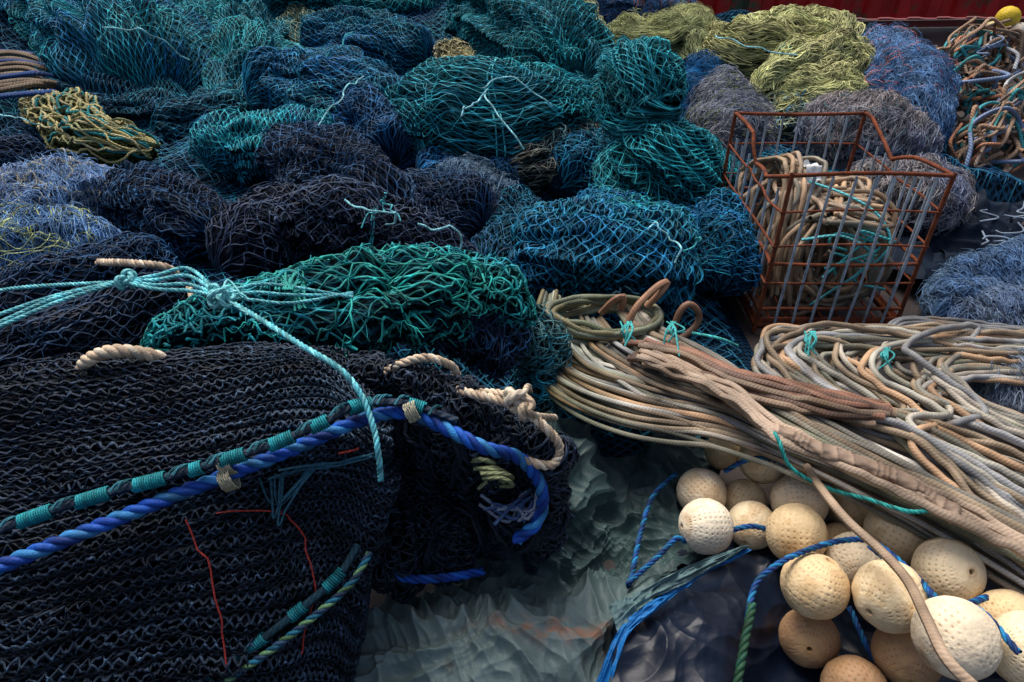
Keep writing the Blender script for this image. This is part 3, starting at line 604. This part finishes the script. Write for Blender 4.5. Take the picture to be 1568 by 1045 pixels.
def float_ball(c, R, i, col, name='net_float'):
    mb = MB(); th = np.linspace(0, pi, 140)[:, None]; ph = np.linspace(0, 2*pi, 201)[None]
    rows = np.sin(th); dm = np.clip(np.cos(ph*32)*1.3-.3, 0, 1)*np.clip(np.cos(th*32+i)*1.3-.3, 0, 1)*(rows > .4)*np.clip(.6+1.1*vnoise(np.cos(ph)*2, np.sin(ph)*2, th*2, i), 0, 1)
    r = R*(1-.035*dm+.014*fbm(np.sin(th)*np.cos(ph)*3, np.sin(th)*np.sin(ph)*3, np.cos(th)*3+i, i, 2)+.0*ph)
    pole = np.minimum(th, pi-th); rad = R*.06
    x = r*np.maximum(np.sin(th), 0); zc = r*np.cos(th)*.97
    sink = np.clip((.10-pole)/.10, 0, 1); zc = zc-np.sign(np.cos(th))*R*.5*np.clip(sink*1.6, 0, 1)**.6*(sink > .15); x = np.where(sink > .15, np.minimum(x, rad), x)
    P = np.stack([x*np.cos(ph), x*np.sin(ph), zc+0*ph], -1)
    n = fbm(P[..., 0]*14, P[..., 1]*14, P[..., 2]*14+i*5, 4, 3); n2 = fbm(P[..., 0]*60, P[..., 1]*60, P[..., 2]*60+i*5, 6, 2)
    C = A(col)*(.95+.12*n[..., None]+.06*n2[..., None]); k = np.clip(1-pole/.22, 0, 1)[..., None]; C = C*(1-.8*k)+A((.3, .12, .02))*.8*k; C = np.where((sink > .15)[..., None], A((.03, .015, .01)), C)
    g = np.clip((n-.15)*2.0+.8*n2, 0, 1)[..., None]; C = C*(1-g*.5)+A((.5, .31, .13))*g*.5
    C = C*(1-.45*dm[..., None]*A((.7, 1, 1.2)))
    d = nrm(rng.normal(0, 1, 3)*A((1, 1, .6))+A((.25, .5, 0))); b = nrm(np.cross(d, [.1, .2, 1])); e = np.cross(d, b)
    mb.grid(P@np.array([b, e, d])+c, np.broadcast_to(C, P.shape).copy(), 0); mb.build(name, [M_FLOAT])
CR = [(.90, .73, .46), (.91, .76, .51), (.90, .76, .55), (.84, .63, .36)]
for i, q in enumerate(cs): float_ball(q[:3], q[3], i, (.4, .24, .13) if i in (16, 18, 20) else CR[i % 4] if i != 3 else (.9, .8, .62))
for (u, v, z, r, cc) in [(1543, 28, .55, 17, (.85, .6, .04)), (1518, 47, .42, 13, (.7, .62, .3)), (1560, 50, .45, 14, (.5, .5, .45))]:
    p, t = W(u, v, z); float_ball(p, r*t/FOC, 77+u, cc, 'yellow_net_float')
mb = MB()
for pts in [[(1110, 722, .2), (1140, 706, .26), (1170, 702, .26), (1215, 715, .22)], [(1120, 812, .2), (1150, 806, .22), (1180, 812, .2)],
            [(1125, 1060, .2), (1140, 980, .25), (1155, 900, .28), (1185, 868, .3), (1230, 845, .31), (1290, 828, .31), (1340, 832, .31), (1400, 880, .33), (1440, 920, .38), (1500, 935, .38), (1560, 1000, .38)],
            [(1035, 725, .14), (1000, 760, .13), (980, 820, .12), (968, 880, .14), (962, 898, .17)], [(960, 895, .18), (1010, 850, .18), (1035, 825, .18), (1050, 830, .16)],
            [(1330, 835, .3), (1370, 868, .3), (1410, 905, .32), (1470, 925, .38), (1510, 915, .32)], [(1300, 930, .12), (1340, 1010, .1), (1400, 1060, .08)]]:
    laid(mb, WP(pts), .0075, [(.007, .07, .24), (.01, .16, .34), (.007, .04, .16)], .05)
laid(mb, WP([(1125, 1070, .21), (1140, 985, .26), (1152, 925, .28)]), .010, [(.015, .06, .03), (.015, .08, .05)], .06)
mb.build('float_line', [M_BIG])
mb = MB(); rope(mb, WP([(1235, 715, .35), (1262, 755, .38), (1300, 800, .4), (1350, 845, .42), (1390, 890, .45), (1420, 950, .5), (1450, 1010, .52), (1500, 1060, .5)]), .0110, (.33, .24, .165), 9, 0)
mb.build('loose_lead_line', [M_LEAD])

# ------------------------------------------------------------------ tarpaulin + dark sheet
mb = MB()
TP = patch([[(820, 630, .26), (900, 645, .2), (960, 700, .08), (1020, 660, .12), (1110, 690, .06)],
            [(800, 760, .24), (880, 750, .2), (940, 800, .05), (1000, 760, .08), (1090, 800, .05)],
            [(690, 880, .1), (800, 870, .12), (890, 880, .05), (970, 850, .05), (1080, 860, .08)],
            [(520, 950, .1), (680, 960, .17), (820, 945, .20), (940, 930, .19), (1010, 890, .12)],
            [(480, 1120, .08), (640, 1120, .12), (780, 1120, .12), (880, 1090, .1), (925, 1060, .12)]], 401, na=460, nb=460, amp=.010, f=5, ridge_=.004, fr=(2, 9), crumple=.022, cs=9,
           folds=[(8, 1.2, .018), (17, 2.5, .008), (36, 6, .0025)])
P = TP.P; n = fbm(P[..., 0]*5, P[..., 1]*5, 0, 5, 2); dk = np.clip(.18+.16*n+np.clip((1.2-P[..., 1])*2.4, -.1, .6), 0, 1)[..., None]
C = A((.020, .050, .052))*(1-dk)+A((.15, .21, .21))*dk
o1 = W(860, 958, .2)[0]; st = np.exp(-((P[..., 0]-o1[0])/.15)**2-((P[..., 1]-o1[1])/.025)**2); st = np.clip(st*(.6+1.3*fbm(P[..., 0]*30, P[..., 1]*60, 0, 8, 3)), 0, 1)[..., None]
C = C*(1-.7*st)+A((.32, .14, .07))*.7*st
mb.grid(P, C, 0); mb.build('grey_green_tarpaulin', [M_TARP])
mb = MB()
E = patch([[(905, 1070, .14), (945, 975, .2), (985, 935, .2), (1040, 905, .19), (1140, 845, .2)], [(935, 1070, .14), (962, 982, .19), (1004, 942, .19), (1055, 903, .18), (1150, 850, .19)]], 402, amp=.006, ridge_=.004, fr=(2, 9), crumple=.008)
mb.grid(E.P+A((0, 0, .02)), A((.01, .15, .42)), 0)
E = patch([[(930, 935, .2), (990, 905, .21), (1060, 870, .21), (1145, 840, .2)], [(945, 975, .2), (985, 935, .2), (1040, 905, .19), (1140, 848, .2)]], 403, amp=.006, ridge_=.006, fr=(2, 9), crumple=.012)
mb.grid(E.P+A((0, 0, .02)), A((.09, .16, .17)), 0); mb.build('blue_tarpaulin_hem', [M_TARP])
mb = MB()
BP = patch([[(1000, 830, .02), (1150, 780, .03), (1300, 740, .03), (1700, 900, .03)], [(1020, 905, .13), (1130, 885, .12), (1300, 860, .05), (1700, 1000, .05)], [(950, 980, .19), (1090, 960, .2), (1230, 990, .03), (1700, 1100, .05)], [(930, 1060, .16), (1090, 1050, .18), (1230, 1070, .02), (1700, 1180, .05)], [(900, 1250, .05), (1080, 1250, .08), (1250, 1250, .02), (1700, 1300, .05)]], 405, na=300, nb=300, amp=.006, f=4, ridge_=.002, crumple=.010, cs=4, folds=[(3, 9, .010), (6, 20, .004)])
mb.grid(BP.P, A((.004, .009, .022)), 0); mb.build('dark_blue_plastic_sheet', [M_SHEET])
mb = MB()
for i, (u, v) in enumerate([(1430, 350), (1470, 370), (1500, 345), (1450, 400), (1425, 385), (1530, 360), (1490, 400), (1410, 420), (1540, 335), (1475, 335), (1520, 390)]):
    c = W(u, v, .05)[0]; X, Y = np.meshgrid(np.linspace(-.22, .22, 60), np.linspace(-.15, .15, 44), indexing='ij'); an = rng.random()*3
    Z = creases(X+i, Y, i, 6, 5., .05)+X*rng.normal()*.25+.03
    P = c+np.stack([X*math.cos(an)-Y*math.sin(an), X*math.sin(an)+Y*math.cos(an), Z], -1)
    P += .04*np.stack([vnoise(X*6, Y*6, i+q*3., 4) for q in range(3)], -1); mb.grid(P, A((.007, .014, .028)), 0)
for i in range(8):
    c = W(1480+rng.random()*90, 325+rng.random()*45, .15)[0]; P = c+np.cumsum(rng.normal(0, .05, (4, 3))*A((1, 1, .3)), 0); rope(mb, P, .005, (.2, .26, .34), 6, 0)
mb.build('plastic_debris', [M_BLACK])

# ------------------------------------------------------------------ wire crate
mb = MB(); x0, x1, y0, y1, z0, z1 = 1.07, 1.69, 2.50, 3.30, .03, .72; RU = (.14, .042, .022); GV = (.34, .42, .5)
def bar(a, b, r, c, m, sides=6, bend=.0):
    a, b = A(a), A(b); n = 14; P = a+(b-a)*np.linspace(0, 1, n)[:, None]; s = np.sin(np.linspace(0, pi, n))[:, None]; P = P+s*bend*rng.normal(0, 1, 3); mb.tubes(P, r, A(c), sides, m)
def hoop(z, r, c, m, ex=0, dip=0):
    ym = (y0+y1)/2
    pts = [(x0-ex, y0-ex, z), (x1+ex, y0-ex, z), (x1+ex, ym-.12, z-dip*.3), (x1+ex, ym+.05, z-dip), (x1+ex, y1-.08, z), (x1+ex, y1+ex, z), (x0-ex, y1+ex, z), (x0-ex, ym+.1, z), (x0-ex, ym, z-dip), (x0-ex, ym-.15, z-dip), (x0-ex, y0-ex, z)]
    for p, q in zip(pts, pts[1:]): bar(p, q, r, c, m, bend=.005)
hoop(z1, .009, RU, 0, dip=.1); hoop(z0+.01, .013, RU, 0); hoop(z0+.09, .008, RU, 0)
for z in (.25, .42, .57): hoop(z, .005, RU, 0, .004)
hoop(.34, .008, RU, 0)
for x in (x0, x1):
    for y in (y0, y1): bar((x, y, 0), (x, y, z1+.01), .009, RU, 0, bend=.004)
for x in np.linspace(x0, x1, 9)[1:-1]:
    bar((x, y0-.010, z0), (x+rng.normal()*.006, y0-.010, z1), .0060, GV, 1, bend=.005); bar((x, y1, z0), (x, y1, z1), .0055, GV, 1, bend=.006)
    bar((x, y0, z0+.012), (x, y1, z0+.012), .005, RU, 0)
for y in np.linspace(y0, y1, 9)[1:-1]:
    for x in (x0, x1): bar((x, y, z0), (x, y+rng.normal()*.008, z1-.09), .0055, GV, 1, bend=.006)
for (a, b) in [((x0, y0), (x1, y0)), ((x0, y0), (x0, y1)), ((x1, y0), (x1, y1))]:
    a, b = A(a), A(b); f = np.linspace(0, 1, 12)[:, None]; q = a+(b-a)*f; nn = nrm(A((-(b-a)[1], (b-a)[0])))*.004
    lo = np.c_[q+nn, np.full(12, .02)]; hi = np.c_[q+nn, np.full(12, .075)]; lo2 = np.c_[q-nn, np.full(12, .02)]; hi2 = np.c_[q-nn, np.full(12, .075)]
    mb.grid(np.stack([lo, hi, hi2, lo2, lo]), A((.11, .025, .013)), 0)
mb.build('rusty_wire_crate', [M_RUST, M_GALV])
mb = MB(); HC = [(.31, .22, .14), (.37, .27, .19), (.24, .18, .13), (.41, .28, .17), (.24, .22, .17)]
for i in range(46):
    ph = np.linspace(0, 2*pi, 36)+rng.random()*6; cx = 1.38+rng.normal()*.06; cy = 2.64+.5*rng.random(); q = .55+.5*rng.random(); sx, sz = .23*q, .25*(.6+.5*rng.random())
    yaw = rng.normal()*.5; lean = .5+.4*rng.normal(); u_ = np.cos(ph); w_ = np.sin(ph)
    u_ = u_+.25*vnoise(np.cos(ph)*1.5, np.sin(ph)*1.5, i*3., 1); w_ = w_+.25*vnoise(np.cos(ph)*1.5, np.sin(ph)*1.5, i*3., 2)
    P = np.stack([cx+sx*u_*math.cos(yaw), cy+sx*u_*math.sin(yaw)+lean*.12*w_, .27+sz*w_*.85], 1); P[:, 0] = np.clip(P[:, 0], x0+.025+.02*rng.random(), x1-.03-.02*rng.random()); P[:, 1] = np.clip(P[:, 1], y0+.03+.02*rng.random(), y1-.03); P[:, 2] = np.clip(P[:, 2], .05, .56); P[-1] = P[0]
    mb.tubes(P, .0105+.002*rng.random(), A(HC[i % 5])*(.7+.5*rng.random()), 8, 0, seam=True)
for i in range(16):
    k = i*.011; P = A([(1.13+k, 3.15, .45), (1.15+k, 3.1, .56), (1.2+k, 2.95, .58), (1.17+k, 2.8, .5), (1.13+k, 2.68, .3), (1.14+k, 2.62, .1)])+rng.normal(0, .018, (6, 3)); rope(mb, P, .0110, HC[i % 5], 8, 0, wig=.01, jit=.3)
for i in range(18):
    P = A([(1.2+rng.random()*.42, 2.58+.5*rng.random(), .44+.08*rng.random()) for _ in range(5)]); rope(mb, P, .0110, HC[i % 5], 8, 0, jit=.3)
mb.build('rope_hank', [M_LEAD])
mb = MB(); c = A((1.31, 2.86, .6)); X, Y = np.meshgrid(np.linspace(-.035, .035, 20), np.linspace(-.06, .06, 28), indexing='ij')
mb.grid(c+np.stack([X, Y*.6, Y*.5+.02*vnoise(X*50, Y*50, 0, 3)+.02*vnoise(X*20, Y*20, 0, 4)], -1), A((.75, .76, .75)), 0); mb.build('plastic_scrap', [M_TARP])
mb = MB()
for i in range(4): rope(mb, A([(1.3+.3*rng.random(), 2.53+.06*rng.random(), .25+.25*rng.random()) for _ in range(4)]), .0055, (.06, .42, .46), 6)
rope(mb, A([(1.2, 2.56, .42), (1.35, 2.53, .45), (1.5, 2.53, .36), (1.45, 2.52, .25), (1.6, 2.53, .2)]), .007, (.1, .5, .56), 6)
rope(mb, A([(1.25, 2.9, .56), (1.4, 2.7, .56), (1.52, 2.6, .5), (1.55, 2.53, .38), (1.35, 2.52, .18), (1.3, 2.53, .12)]), .006, (.1, .5, .56), 6)
mb.build('cyan_twine_tangle', NM)

# ------------------------------------------------------------------ ground, red wall
mb = MB(); g = np.linspace(-1, 1, 160); g = np.sign(g)*np.abs(g)**2.5*120; X, Y = np.meshgrid(g, g+3, indexing='ij')
near = np.exp(-((X)**2+(Y-3)**2)/200); Z = -.012+.01*fbm(X*.8, Y*.8, 0, 2, 3)*near
mb.grid(np.stack([X, Y, Z], -1), A((.035, .030, .032)), 0); mb.build('quay_ground', [M_GROUND])
mb = MB(); xs = np.linspace(-9, 16, 900); yb = 8.95+.07*xs
ys = yb+.04*np.clip(3*np.sin(xs*2*pi/.38), -1, 1)
for z_a, z_b, off, c in [(.12, 3.6, 0, (.5, .015, .015)), (.02, .10, -.08, (.16, .015, .015))]:
    yy = ys if off == 0 else yb+off; P = np.stack([np.stack([xs, yy+0*xs, np.full_like(xs, z)], 1) for z in np.linspace(z_a, z_b, 6)]); mb.grid(P, A(c), 0)
for z in (.11, 3.61):
    P = np.stack([np.stack([xs, yb-.1, np.full_like(xs, z)], 1), np.stack([xs, yb+.15, np.full_like(xs, z)], 1)]); mb.grid(P, A((.2, .02, .02)), 0)
mb.build('red_steel_wall', [M_RED], smooth=False)

# ------------------------------------------------------------------ light + camera
sc = bpy.context.scene; w = bpy.data.worlds.new('World'); sc.world = w; w.use_nodes = True; nt = w.node_tree
sky = nt.nodes.new('ShaderNodeTexSky'); sky.sky_type = 'NISHITA'; sky.sun_disc = False; sky.sun_elevation = radians(62); sky.sun_rotation = radians(-25); sky.dust_density = 6; sky.air_density = 1.; sky.ozone_density = .5
nt.links.new(sky.outputs[0], nt.nodes['Background'].inputs[0]); nt.nodes['Background'].inputs[1].default_value = .15
sl = bpy.data.lights.new('sun', 'SUN'); sl.energy = 3.0; sl.angle = radians(35); sl.color = (1, .96, .9); so = bpy.data.objects.new('sun', sl); sc.collection.objects.link(so)
from mathutils import Vector
el, az = radians(62), radians(-25); dv = Vector((math.sin(az)*math.cos(el), math.cos(az)*math.cos(el), math.sin(el)))
so.rotation_euler = dv.to_track_quat('Z', 'Y').to_euler()
cd = bpy.data.cameras.new('camera'); cd.lens = 24; cd.sensor_width = 36; cd.clip_end = 500; cd.clip_start = .02
co = bpy.data.objects.new('camera', cd); sc.collection.objects.link(co); co.location = (0, 0, CAM_H); co.rotation_euler = (pi/2-PITCH, 0, 0); sc.camera = co
sc.view_settings.view_transform = 'Standard'; sc.view_settings.look = 'None'; sc.view_settings.exposure = 0
print('faces', sum(len(m.polygons) for m in bpy.data.meshes))
